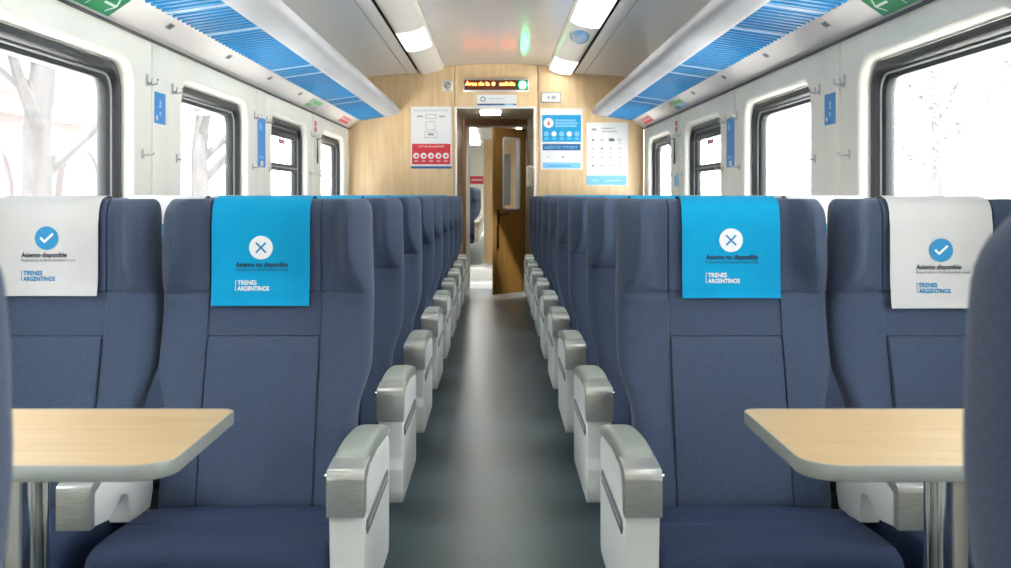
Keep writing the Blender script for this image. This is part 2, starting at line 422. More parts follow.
XAS, XWS = {-1: 0.556, 1: 0.550}, {-1: 1.076, 1: 1.069}
Y0 = 2.01
ORD = ['first', 'second', 'third', 'fourth', 'fifth', 'sixth', 'seventh', 'eighth', 'ninth']
CARD = ['front row by the table', 'second row from the table', 'third row from the table', 'fourth row from the table', 'fifth row from the table',
        'sixth row from the table', 'third row from the end wall', 'second row from the end wall', 'last row against the end wall']
SIDES = [(-1, 'left'), (1, 'right')]
AS = {-1: aisle_seat(1), 1: aisle_seat(-1)}
WS = {-1: window_seat(1), 1: window_seat(-1)}
for sd, sname in SIDES:
    for k in range(NROW):
        for proto, X, nm in ((AS[sd], XAS[sd], 'aisle'), (WS[sd], XWS[sd], 'window')):
            o = proto if k == 0 else copy_tree(proto)
            o.location = (sd * X, Y0 + PITCH * k, 0)
            tag(o, f'navy fabric {nm} seat with high winged back, {sname} side, {CARD[k]}', 'seat', f'{nm} seats on the {sname} side')
for sd, sname in SIDES:                                                  # the seats nearest the camera face the other way
    o = copy_tree(AS[-sd]); o.location = (sd * 0.55, 1.2305 if sd > 0 else 1.2075, 0); o.rotation_euler = (0, 0, math.pi)
    tag(o, f'dark back of the nearest seat facing away at the {sname} edge of the picture', 'seat', 'nearest seats facing away')

# ------------------------------------------------------------------ head covers
def cover(kind, bottom, width, loc, name, label, group, text=True):
    """cloth over the top of a backrest; mesh in the seat's local frame"""
    path = []
    n = 16
    for i in range(n + 1):
        z = bottom + (1.082 - bottom) * i / n
        path.append((bk_front(0.06, z) - 0.008 - 0.010 * sm(0.93, 0.85, z), z))
    for z in (1.095, 1.108, 1.118, 1.126): path.append((bk_f0(z) + 0.042 * bk_top(z) - 0.008 + 0.003 * bk_top(z), z + 0.004))
    yb = bk_back(1.082)
    path += [((path[-1][0] + yb) / 2 - 0.008, 1.1385), (yb - 0.03, 1.1365), (yb - 0.004, 1.125), (yb + 0.007, 1.105), (yb + 0.008, 1.08), (bk_back(1.0) + 0.009, 1.0), (bk_back(0.93) + 0.010, 0.93)]
    mb = MB(); m = 12; vs = []; fs = []
    th = 0.0018
    for j, (y, z) in enumerate(path):
        for i in range(m + 1):
            u = -1 + 2 * i / m
            lift = -0.004 * abs(u) ** 3 * (1 if j < n else 0) + (0.0008 * math.sin(5 * u + 9 * z) if kind == 'white' else 0.0004 * math.sin(4 * u + 7 * z))
            vs.append((u * width / 2, y + lift, z))
    k0 = len(vs); vs += [(x, y + th, z) for x, y, z in vs]; W = m + 1
    for j in range(len(path) - 1):
        for i in range(m):
            a = j * W + i; fs.append([a, a + 1, a + W + 1, a + W]); fs.append([a + k0, a + k0 + W, a + k0 + W + 1, a + k0 + 1])
    edge = [i for i in range(W)] + [j * W + m for j in range(1, len(path))] + [(len(path) - 1) * W + i for i in range(m - 1, -1, -1)] + [j * W for j in range(len(path) - 2, 0, -1)]
    for a, b in zip(edge, edge[1:] + edge[:1]): fs.append([a, b, b + k0, a + k0])
    mb.add(vs, fs)
    o = mb.build(name, M[kind + '_cloth'], None, smooth=60); o.location = loc
    tag(o, label, 'headrest cover', group)
    if text:
        def S(mb): return Sheet(mb, (0, 0, bottom), (1, 0, 0), (0, 0, 1))
        def wrap(mb):                                     # lay the flat print on the hanging cloth
            for v in mb.v:
                for (ya, za), (yb2, zb) in zip(path[:n], path[1:n + 1]):
                    if za <= v.z <= zb:
                        u = v.x * 2 / width; f = (v.z - za) / (zb - za)
                        v.y += ya + (yb2 - ya) * f - 0.004 * abs(u) ** 3 - 0.0022
                        break
        e = MB(); s = S(e); c = (0.0, 0.139)
        s.disc(c[0], c[1], 0.0285, 0.0, 0, 36)
        if kind == 'white':
            s.line((-0.015, 0.140), (-0.0045, 0.1295), 0.0055, 0.0006, 1); s.line((-0.0062, 0.1295), (0.0155, 0.1495), 0.0055, 0.0006, 1)
        else:
            s.line((-0.012, 0.127), (0.012, 0.151), 0.0045, 0.0006, 1); s.line((-0.012, 0.151), (0.012, 0.127), 0.0045, 0.0006, 1)
        wrap(e)
        e.build('check_emblem' if kind == 'white' else 'cross_emblem', [M['ink_blue'], M['ink_white']] if kind == 'white' else [M['ink_white'], M['ink_blue']], o, smooth=0, recalc=False)
        t = MB(); s = S(t)
        if kind == 'white':
            s.text('Asiento disponible', -0.061, 0.093, 0.0165, 0, 0, width=0.110, bold=0.025)
            s.text('Respetemos el distanciamiento social', -0.061, 0.083, 0.009, 0, 0, width=0.130)
        else:
            s.text('Asiento no disponible', -0.061, 0.093, 0.0165, 0, 0, width=0.126, bold=0.025)
            s.text('Respetemos el distanciamiento social', -0.061, 0.083, 0.009, 0, 0, width=0.126)
        wrap(t)
        t.build('lettering', M['ink'], o, smooth=0, recalc=False)
        l = MB(); s = S(l)
        s.text('TRENES', -0.056, 0.050, 0.0145, 0, 0, width=0.046, bold=0.03); s.text('ARGENTINOS', -0.056, 0.036, 0.0145, 0, 0, width=0.077, bold=0.03)
        s.rect(-0.061, 0.036, -0.0595, 0.0475, 0, 0); s.rect(-0.061, 0.0495, -0.0595, 0.061, 0, 0)
        wrap(l)
        l.build('logo', M['ink_blue'] if kind == 'white' else M['ink_white'], o, smooth=0, recalc=False)
    return o

for sd, sname in SIDES:
    for k in range(NROW):
        y = Y0 + PITCH * k
        front = k == 0
        b = {-1: 0.874, 1: 0.892}[sd] if front else 0.875
        x = sd * 0.567 if front else sd * 0.555
        cover('blue', b, 0.236, (x, y, 0), 'headrest_cover',
              f'blue headrest cover on the {sname} aisle seat, {CARD[k]}', f'blue headrest covers on the {sname} side', text=k < 2)
        b = {-1: 0.897, 1: 0.868}[sd] if front else 0.88
        cover('white', b, 0.248, ((1.074 if sd > 0 else -1.084) if front else sd * 1.068, y, 0), 'headrest_cover',
              f'white headrest cover on the {sname} window seat, {CARD[k]}', f'white headrest covers on the {sname} side', text=k < 2)

# ------------------------------------------------------------------ tables
def folding_table(sd, sname):
    lx = 0.722 if sd > 0 else 0.752
    r = empty('folding_table', (sd * lx, 1.70, 0))
    ox = -sd * lx; oy = -1.70
    x0, x1, y0, y1 = (0.440 if sd > 0 else 0.465), 1.345, 1.50, 1.905
    def outline(g):
        pts = [(x1, y1 - g), (x1, y0 + g)]; rr = 0.062
        for t in range(9):
            a = math.radians(270 - t * 90 / 8); pts.append((x0 + rr + (rr - g) * math.cos(a), y0 + rr + (rr - g) * math.sin(a)))
        rr = 0.028
        for t in range(7):
            a = math.radians(180 - t * 90 / 6); pts.append((x0 + rr + (rr - g) * math.cos(a), y1 - rr + (rr - g) * math.sin(a)))
        return [(sd * a + ox, b + oy) for a, b in pts]
    t = MB(); t.prism(outline(0.003), 'z', 0.733, 0.7555); t.build('table_top', M['table_wood'], r)
    n = len(outline(0)); loops = []
    e = MB()
    for g, z in ((0.006, 0.732), (0.001, 0.734), (0.0, 0.738), (0.0, 0.7545), (0.0006, 0.7562), (0.002, 0.7568), (0.0036, 0.7558)):
        loops.append([(a, b, z) for a, b in outline(g)])
    e.loft(loops, cap=False); tb = r.children[0]
    e.build('edge_band', M['edge'], tb)
    l = MB(); l.cyl((0, 0, 0.012), (0, 0, 0.728), 0.034, 32); l.build('leg', M['chrome'], r, smooth=50)
    b = MB(); b.cyl((0, 0, 0.0), (0, 0, 0.012), 0.075, 32, r2=0.070); b.build('base_plate', M['chrome'], r)
    b = MB(); b.box((0, 0, 0.7285), (0.20, 0.16, 0.008), 0.002); b.build('mounting_plate', M['dark_metal'], r)
    w = MB(); w.box((sd * (1.338) + ox, 0, 0.718), (0.024, 0.34, 0.03), 0.003); w.build('wall_bracket', M['alu'], r)
    return tag(r, f'pale wood folding table on a chrome leg between facing seats, {sname} side', 'table', 'folding tables')
for sd, sname in SIDES: folding_table(sd, sname)

# ------------------------------------------------------------------ floor and side walls
m = MB(); m.box((0, (BACK + 12.9) / 2, -0.03), (2 * HW + 0.3, 12.9 - BACK, 0.06)); struct(m.build('floor', M['floor'], smooth=0))

WP = 1.83; WC = [8.8425 - WP * k for k in range(7)]; WHALF = 0.5925; WZ0, WZ1 = 0.80, 1.628; WR = 0.10
def rrect(c, hw, z0, z1, r, n=7):
    """rounded rectangle (y, z), 4*(n+1) points, ccw from the lower right corner"""
    pts = []
    for cy, cz, a0 in ((c + hw - r, z0 + r, -90), (c + hw - r, z1 - r, 0), (c - hw + r, z1 - r, 90), (c - hw + r, z0 + r, 180)):
        for i in range(n + 1):
            a = math.radians(a0 + 90 * i / n); pts.append((cy + r * math.cos(a), cz + r * math.sin(a)))
    return pts
def outer_rect(c, y0, y1, z0, z1, n=7):
    cor = [(y1, z0), (y1, z1), (y0, z1), (y0, z0)]; pts = []
    h = (n + 1) // 2
    nxt = []
    for q in range(4):
        p = cor[q]; pts += [p] * 0
        for i in range(n + 1):
            pts.append(p)
    return pts
def side_wall(sd, sname):
    mb = MB()
    for c in WC:
        y0, y1 = c - WP / 2, c + WP / 2
        if c == WC[0]: y1 = END
        if c == WC[-1]: y0 = BACK
        n = 7; inner0 = rrect(c, WHALF + 0.030, WZ0 - 0.03, WZ1 + 0.030, WR + 0.03, n)
        # flat face around the opening
        cor = [(y1, 0.0), (y1, 2.25), (y0, 2.25), (y0, 0.0)]
        vs = [(sd * HW, a, b) for a, b in inner0] + [(sd * HW, a, b) for a, b in cor]
        N = len(inner0); fs = []
        for q in range(4):
            ci = N + q
            for i in range(n): fs.append([q * (n + 1) + i, q * (n + 1) + i + 1, ci])
            a = q * (n + 1) + n; b = ((q + 1) % 4) * (n + 1)
            fs.append([a, b, N + (q + 1) % 4, ci])
        mb.add(vs, fs)
        loops = []
        for g, x in ((0.030, 0.0), (0.024, 0.0015), (0.014, 0.008), (0.006, 0.020), (0.002, 0.034), (0.0, 0.050), (0.0, 0.12)):
            loops.append([(sd * (HW + x), a, b) for a, b in rrect(c, WHALF + g, WZ0 - g, WZ1 + g, WR + g, n)])
        mb.loft(loops, cap=False)
        # outer skin, so that the wall has a real thickness
        vs = [(sd * (HW + 0.12), a, b) for a, b in rrect(c, WHALF, WZ0, WZ1, WR, n)] + [(sd * (HW + 0.12), a, b) for a, b in cor]
        mb.add(vs, fs)
    o = struct(mb.build('wall_' + sname, M['wall'], smooth=35))
    return o
wn = 0
for sd, sname in SIDES:
    side_wall(sd, sname)
    for k, c in enumerate(WC):
        wn += 1; X = HW
        fr = MB(); loops = []
        for g, x in ((0.0, 0.046), (0.002, 0.040), (0.012, 0.036), (0.028, 0.038), (0.036, 0.046), (0.040, 0.062)):
            loops.append([(sd * (X + x), a, b) for a, b in rrect(c, WHALF - g, WZ0 + g, WZ1 - g, WR - g * 0.6)])
        fr.loft(loops, cap=False)
        loops = []
        for g, x in ((0.040, 0.062), (0.041, 0.060), (0.046, 0.058), (0.050, 0.062), (0.051, 0.064)):
            loops.append([(sd * (X + x), a, b) for a, b in rrect(c, WHALF - g, WZ0 + g, WZ1 - g, WR - g * 0.6)])
        fr.loft(loops, mi=1, cap=False)
        loops = []
        for g, x in ((0.051, 0.064), (0.056, 0.066), (0.066, 0.072), (0.070, 0.082), (0.070, 0.105)):
            loops.append([(sd * (X + x), a, b) for a, b in rrect(c, WHALF - g, WZ0 + g, WZ1 - g, WR - g * 0.6)])
        fr.loft(loops, cap=False)
        win = struct(fr.build(f'window_{wn}', [M['gasket'], M['gasket_line']], smooth=35, recalc=False))
        gp = MB(); pts = rrect(c, WHALF - 0.066, WZ0 + 0.066, WZ1 - 0.066, WR - 0.04)
        gp.loft([[(sd * (X + 0.094), a, b) for a, b in pts], [(sd * (X + 0.100), a, b) for a, b in pts]])
        gp.build('pane', M['glass'], win, smooth=0)
        if k == 1:
            mr = MB(); mr.box((sd * (X + 0.082), c, 1.325), (0.030, 2 * WHALF - 0.13, 0.050), 0.006)
            mr.box((sd * (X + 0.066), c, 1.325), (0.008, 2 * WHALF - 0.13, 0.012), 0.003, mi=1)
            mr.box((sd * (X + 0.080), c, 1.540), (0.026, 2 * WHALF - 0.13, 0.036), 0.006)
            mr.build('middle_rail', [M['gasket'], M['gasket_line']], win)
            st = MB(); s = Sheet(st, (sd * (X + 0.0925), c + (0.02 if sd < 0 else 0.25), 1.484), (0, 1 if sd < 0 else -1, 0), (0, 0, 1))
            s.slab(0, 0, 0.23, 0.034, 0.0006, 0); s.marks(0.012, 0.010, 0.205, 0.014, 0.0012, 1, 11)
            st.build('red_sticker', [M['red'], M['white']], win, smooth=0, recalc=False)
        if k == 0 and sd > 0:
            lt = MB(); lt.box((X + 0.06, c - 0.30, 1.565), (0.03, 0.06, 0.04), 0.006); lt.tube([(X + 0.05, c - 0.29, 1.56), (X + 0.045, c - 0.285, 1.50), (X + 0.05, c - 0.285, 1.45)], 0.007, 8)
            lt.build('latch', M['dark_metal'], win)

# pillar cover panels
trim = 0
PIL = [WC[0] - WP / 2 - WP * k for k in range(6)]
for sd, sname in SIDES:
    for c in PIL:
        trim += 1
        p = MB(); p.box((sd * (HW - 0.001), c, 1.24), (0.008, 0.205, 1.0), 0.002); struct(p.build(f'trim_{trim}', M['wall']))

# end wall of wood veneer with the door opening
PX = lambda px: (px - 496) / 109.3
PZ = lambda py: EYE + (195 - py) / 109.3
DL, DR, DT = -0.375, 0.360, 1.936
m = MB()
m.box(((-HW + DL) / 2 - 0.002, END + 0.04, 1.18), (HW + DL - 0.004, 0.08, 2.36), 0.001)
m.box(((HW + 0.388) / 2, END + 0.04, 1.18), (HW - 0.388 - 0.002, 0.08, 2.36), 0.001)
m.box(((DL + 0.384) / 2 - 0.001, END + 0.04, (DT + 2.38) / 2), (0.384 - DL - 0.006, 0.08, 2.38 - DT), 0.001)
m.box(((DR + 0.384) / 2, END + 0.04, DT / 2), (0.384 - DR, 0.08, DT), 0.001)
struct(m.build('wall_end', M['wood']))
m = MB(); m.box((0, END + 0.10, 2.17), (2.7, 0.02, 0.44)); struct(m.build('wall_end_backing', M['black']))
trim += 1
m = MB()
for x in (DL + 0.008, DR - 0.006): m.box((x, END - 0.004, DT / 2), (0.020, 0.018, DT), 0.003)
m.box(((DL + DR) / 2, END - 0.004, DT + 0.004), (DR - DL + 0.012, 0.018, 0.018), 0.003)
struct(m.build(f'trim_{trim}', M['white_metal']))
m = MB(); m.box((0, BACK - 0.04, 1.18), (2 * HW, 0.08, 2.36)); struct(m.build('wall_back', M['wood']))

# ceiling: profile extruded along the coach
def strip(prof, y0, y1, name, material, th=0.012):
    mb = MB(); up = [(x, z + th) for x, z in prof]
    mb.prism(prof + up[::-1], 'y', y0, y1); return mb.build(name, material, smooth=40)
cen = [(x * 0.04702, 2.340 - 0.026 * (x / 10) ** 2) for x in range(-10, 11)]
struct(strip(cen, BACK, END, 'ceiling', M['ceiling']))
for sd, sname in SIDES:
    struct(strip([(sd * a, b) for a, b in ((0.716, 2.249), (0.755, 2.248), (0.800, 2.246))], BACK, END, 'ceiling_' + sname + '_inner', M['ceiling_side']))
    struct(strip([(sd * a, b) for a, b in ((0.808, 2.2455), (0.95, 2.240), (1.1, 2.229), (1.2, 2.218), (1.30, 2.200), (HW, 2.185))], BACK, END, 'ceiling_' + sname + '_outer', M['ceiling_side']))
    struct(strip([(sd * a, b) for a, b in ((0.47, 2.345), (0.60, 2.305), (0.72, 2.285), (0.82, 2.262))], BACK, END, 'ceiling_' + sname + '_gap', M['black'], 0.02))

# lamp strips beside the centre ceiling panel
LP = [(0.474, 2.318), (0.480, 2.304), (0.492, 2.288), (0.515, 2.272), (0.545, 2.259), (0.58, 2.249), (0.615, 2.243), (0.645, 2.240), (0.668, 2.239), (0.680, 2.241), (0.688, 2.246), (0.690, 2.256)]
def lens(sd, y0, y1, name, material):
    prof = [(sd * a, b) for a, b in LP] + [(sd * 0.62, 2.290), (sd * 0.50, 2.326)]
    mb = MB(); mb.prism(prof, 'y', y0 + 0.002, y1 - 0.002)
    return mb.build(name, material, smooth=40)
lit = {-1: [(7.22, 8.10), (4.3, 5.5), (2.2, 3.4), (0.1, 1.3), (-2.6, -1.4)], 1: [(8.78, 9.66), (5.5, 6.98), (3.4, 4.6), (1.6, 2.8), (-0.5, 0.7), (-2.8, -1.6)]}
lab = {(-1, 0): 'glowing white ceiling lamp in the left strip nearest the end wall', (1, 0): 'short glowing ceiling lamp in the right strip touching the end wall',
       (1, 1): 'long glowing ceiling lamp in the right strip before the blue oval'}
for sd, sname in SIDES:
    edges = sorted(lit[sd]); y = BACK; gaps = []
    for a, b in edges:
        if a - y > 0.02: gaps.append((y, a))
        y = b
    if END - 0.01 - y > 0.02: gaps.append((y, END - 0.01))
    for i, (a, b) in enumerate(lit[sd]):
        o = lens(sd, a, b, 'ceiling_lamp', M['lens'])
        rg = [(x - 0.002 * (1 if x < 0.6 else 0), z - 0.003) for x, z in LP[2:10]]
        mb = MB(); mb.prism([(sd * x, z) for x, z in rg] + [(sd * 0.66, 2.262), (sd * 0.53, 2.290)], 'y', a + 0.012, b - 0.012); mb.build('diffuser', M['lamp'], o, smooth=40)
        tag(o, lab.get((sd, i), f'glowing lamp of the {sname} ceiling strip overhead, {ORD[i]} from the end wall'), 'ceiling lamp', f'lamps of the {sname} ceiling strip')
    for i, (a, b) in enumerate(gaps[::-1]):
        o = lens(sd, a, b, 'lamp_cover', M['lens'])
        if sd > 0 and a < 7.40 < b: lens_cover = o
        tag(o, f'unlit pale plastic cover in the {sname} lamp strip, {ORD[i]} from the end wall', 'lamp cover', f'unlit covers of the {sname} ceiling strip')
LC = (0.585, 7.40, 2.25)
m = MB(); loops = []
for rr, dz in ((0.062, 0.006), (0.060, -0.010), (0.050, -0.020), (0.030, -0.027), (0.010, -0.030)):
    loops.append([(rr * math.cos(2 * math.pi * i / 28), 4.6 * rr * math.sin(2 * math.pi * i / 28), dz - 0.3 * rr * math.cos(2 * math.pi * i / 28)) for i in range(28)])
m.loft(loops); d = m.build('blue_oval', M['oval_blue'], lens_cover, smooth=60); d.location = LC; d['label'] = 'blue oval'  # blue oval with a rim, set on the unlit cover
m = MB(); loops = []
for rr, dz in ((0.062, 0.000), (0.064, -0.008), (0.070, -0.008), (0.073, 0.004)):
    loops.append([(rr * math.cos(2 * math.pi * i / 28), 4.6 * rr * math.sin(2 * math.pi * i / 28), dz - 0.3 * rr * math.cos(2 * math.pi * i / 28)) for i in range(28)])
m.loft(loops, cap=False); m.build('rim', M['lens'], d, smooth=60)

# ------------------------------------------------------------------ luggage racks
def fpt(sd, t, y, d=0.0):
    """point on the sloping rack fascia: t = 0 at the wall, 1 at the blue panels; d = towards the room"""
    a = Vector((HW - 0.002, 0, 1.747)); b = Vector((1.242, 0, 1.823)); p = a.lerp(b, t)
    nrm = Vector((-(b.z - a.z), 0, (b.x - a.x))).normalized()      # faces down and inwards
    p = p + nrm * d
    return Vector((sd * p.x, y, p.z))
def rack(sd, sname):
    r = empty('luggage_rack', (sd * 1.2, END / 2, 1.9)); ox, oy, oz = -sd * 1.2, -END / 2, -1.9
    y0, y1 = BACK + 0.01, END - 0.004
    f = MB()
    prof = [(HW - 0.002, 1.747), (1.242, 1.823), (1.236, 1.836), (1.244, 1.848), (HW - 0.002, 1.848)]
    f.prism([(sd * a + ox, b + oz) for a, b in prof], 'y', y0 + oy, y1 + oy, bev=0.001); f.build('fascia', M['fascia'], r)
    g = MB(); g.box((sd * (HW - 0.010) + ox, (y0 + y1) / 2 + oy, 1.7425 + oz), (0.014, y1 - y0, 0.007)); g.build('shadow_gap', M['dark_metal'], r)
    l = MB()
    lp = [(1.012, 1.856), (1.000, 1.853), (0.985, 1.855), (0.950, 1.862), (0.920, 1.870), (0.898, 1.880), (0.887, 1.892), (0.884, 1.905), (0.888, 1.925), (0.900, 1.948), (0.915, 1.968),
          (0.925, 1.974), (0.936, 1.970), (0.945, 1.955), (0.955, 1.92), (0.975, 1.895), (1.012, 1.878)]
    l.prism([(sd * a + ox, b + oz) for a, b in lp], 'y', y0 + oy, y1 + oy); l.build('front_lip', M['lip'], r, smooth=40)
    gaps = [-2.2, -1.63, -0.35, 0.22, 1.5, 2.1, 2.45, 4.0, 4.55, 5.85, 6.2, 7.70, 8.05]
    ys = [y0] + gaps + [y1]
    for a, b in zip(ys, ys[1:]):
        a += 0.006; b -= 0.006; n = max(1, round((b - a) / 0.062)); st = (b - a) / n; w = MB(); top = []; bot = []
        for i in range(n):
            for fr, h in ((0.0, -0.007), (0.42, -0.007), (0.5, 0.007), (0.92, 0.007)):
                yy = a + (i + fr) * st; top.append((yy, h))
        top.append((b, -0.007))
        vs = []; fs = []
        for yy, h in top:
            for x, z in ((1.262, 1.827), (1.008, 1.8635)):
                vs += [(sd * x + ox, yy + oy, z + h + oz), (sd * x + ox, yy + oy, z + h + 0.004 + oz)]
        for i in range(len(top) - 1):
            a4, b4 = 4 * i, 4 * i + 4
            fs += [[a4, a4 + 2, b4 + 2, b4], [a4 + 1, b4 + 1, b4 + 3, a4 + 3], [a4, b4, b4 + 1, a4 + 1], [a4 + 2, a4 + 3, b4 + 3, b4 + 2]]
        fs += [[0, 1, 3, 2], [len(vs) - 4, len(vs) - 2, len(vs) - 1, len(vs) - 3]]
        w.add(vs, fs); w.build('ribbed_panel', M['rack_blue'], r, smooth=0)
    for y in gaps:
        b = MB(); b.prism([(sd * x + ox, z + oz) for x, z in ((1.244, 1.823), (1.006, 1.857), (1.006, 1.876), (1.244, 1.842))], 'y', y - 0.008 + oy, y + 0.008 + oy, bev=0.002)
        b.build('cross_bar', M['rack_white'], r)
    return tag(r, f'long {sname} overhead luggage rack with blue ribbed underside and grey metal lip', 'luggage rack')
for sd, sname in SIDES: rack(sd, sname)

# stickers, plates and exit signs on the fascia
def fsheet(mb, sd, y, t, ln, ht, d=0.0015):
    """sheet on the fascia reading towards the room, starting (its left edge) at y"""
    V = (fpt(sd, 1, 0) - fpt(sd, 0, 0)).normalized()
    U = Vector((0, 1, 0)) if sd < 0 else Vector((0, -1, 0))
    s = Sheet(mb, fpt(sd, t, y, d) , U, V)
    if s.W.dot(fpt(sd, 0, 0, 1) - fpt(sd, 0, 0)) < 0: s.W = -s.W
    return s
FH = (Vector((HW - 0.002, 1.747)) - Vector((1.242, 1.823))).length
for sd, sname in SIDES:
    e = MB(); L = 0.40
    s = fsheet(e, sd, 3.25 if sd < 0 else 3.65, 0.10, L, FH)
    H = 0.108
    s.slab(0, 0, L, H, 0.003, 0); s.rect(0.006, 0.006, L - 0.006, H - 0.006, 0.0035, 1)
    # running figure and arrow pointing along the coach
    far = 1 if sd < 0 else -1; c = L - 0.085 if sd < 0 else 0.085
    s.line((c - far * 0.06, 0.054), (c + far * 0.045, 0.054), 0.010, 0.0042, 0)
    s.line((c + far * 0.012, 0.088), (c + far * 0.048, 0.052), 0.010, 0.0042, 0); s.line((c + far * 0.012, 0.020), (c + far * 0.048, 0.056), 0.010, 0.0042, 0)
    q = L - 0.24 if sd < 0 else 0.24
    s.disc(q + far * 0.012, 0.090, 0.009, 0.0042, 0)
    for a, b in (((0.008, 0.078), (-0.012, 0.050)), ((-0.012, 0.050), (0.012, 0.038)), ((0.012, 0.038), (0.006, 0.016)), ((-0.012, 0.050), (-0.034, 0.030)), ((0.006, 0.074), (0.028, 0.062)), ((0.004, 0.076), (-0.022, 0.076))):
        s.line((q + far * a[0], a[1]), (q + far * b[0], b[1]), 0.008, 0.0042, 0)
    tag(e.build('exit_sign', [M['white'], M['green']], smooth=0, recalc=False), f'green exit sign with white arrow on the {sname} rack fascia above the nearest window', 'exit sign', 'exit signs')
    nums = [3.2, 4.12, 5.03, 5.95, 6.87]
    where = ['', 'nearest the exit sign', 'second along from the exit sign', 'third along from the exit sign', 'just before the green sticker']
    for i, y in enumerate(nums):
        if i == 0: continue
        e = MB(); s = fsheet(e, sd, y, 0.60, 0.05, 0.026); s.slab(0, 0, 0.052, 0.028, 0.002, 0)
        s.rect(0.006, 0.005, 0.022, 0.023, 0.0025, 1); s.rect(0.030, 0.005, 0.046, 0.023, 0.0025, 1)
        tag(e.build('seat_plate', [M['grey'], M['dgrey']], smooth=0, recalc=False), f'small grey seat plate on the {sname} rack fascia, {where[i]}', 'plate', f'seat plates on the {sname} rack')
    e = MB(); ln = 0.45; s = fsheet(e, sd, 7.30 if sd < 0 else 7.75, 0.16, ln, FH)
    s.slab(0, 0, ln, 0.095, 0.001, 0)
    s.rect(0.02, 0.052, ln - 0.02, 0.088, 0.0016, 1); s.rect(0.02, 0.008, 0.19, 0.046, 0.0016, 2); s.rect(0.21, 0.008, ln - 0.02, 0.046, 0.0016, 3); s.disc(0.10, 0.070, 0.014, 0.0022, 0)
    for j in range(3): s.rect(0.23, 0.036 - 0.010 * j, ln - 0.06, 0.040 - 0.010 * j, 0.0022, 0)
    tag(e.build('rack_sticker', [M['white'], M['green_print'], M['teal'] if sd > 0 else M['green_print'], M['pale_blue'] if sd > 0 else M['grey']], smooth=0, recalc=False), f'{"green and grey" if sd < 0 else "green and teal"} sticker on the {sname} rack fascia', 'sticker')
    e = MB(); ln = 0.52; s = fsheet(e, sd, 8.85 if sd < 0 else 9.37, 0.22, ln, FH)
    s.slab(0, 0, ln, 0.075, 0.001, 0); s.rect(0.01, 0.044, ln - 0.01, 0.070, 0.0016, 1); s.rect(0.01, 0.006, ln - 0.01, 0.036, 0.0016, 1)
    for j in range(5): s.rect(0.05 + 0.09 * j, 0.052, 0.10 + 0.09 * j, 0.060, 0.0022, 0)
    tag(e.build('rack_sticker', [M['white'], M['red']], smooth=0, recalc=False), f'red and white warning sticker at the far end of the {sname} rack fascia', 'sticker')

# ------------------------------------------------------------------ hooks, notices and hammers on the window pillars
pil_name = ['nearest the end wall', 'between the second and third windows', 'beside the nearest window']
def hook_upper(sd):
    r = empty('coat_hook', (0, 0, 0)); m = MB(); m.box((-sd * 0.002, 0, 0), (0.006, 0.020, 0.046), 0.0025); m.build('back_plate', M['hook'], r)
    for dy, ln in ((-0.010, 0.026), (0.010, 0.038)):
        p = MB(); p.tube([(-sd * 0.006, dy * 0.5, -0.010), (-sd * 0.014, dy, -0.018), (-sd * (ln - 0.004), dy * 1.5, -0.014), (-sd * ln, dy * 1.7, 0.006)], 0.0038, 8); p.build('prong', M['hook'], r)
    return r
def hook_lower(sd):
    r = empty('coat_peg', (0, 0, 0)); m = MB(); m.box((-sd * 0.002, 0, 0), (0.006, 0.018, 0.036), 0.0025); m.build('back_plate', M['hook'], r)
    p = MB(); p.tube([(-sd * 0.006, 0, -0.004), (-sd * 0.03, 0, -0.004), (-sd * 0.043, 0, 0.0), (-sd * 0.046, 0, 0.006)], 0.0038, 8); p.build('peg', M['hook'], r)
    return r
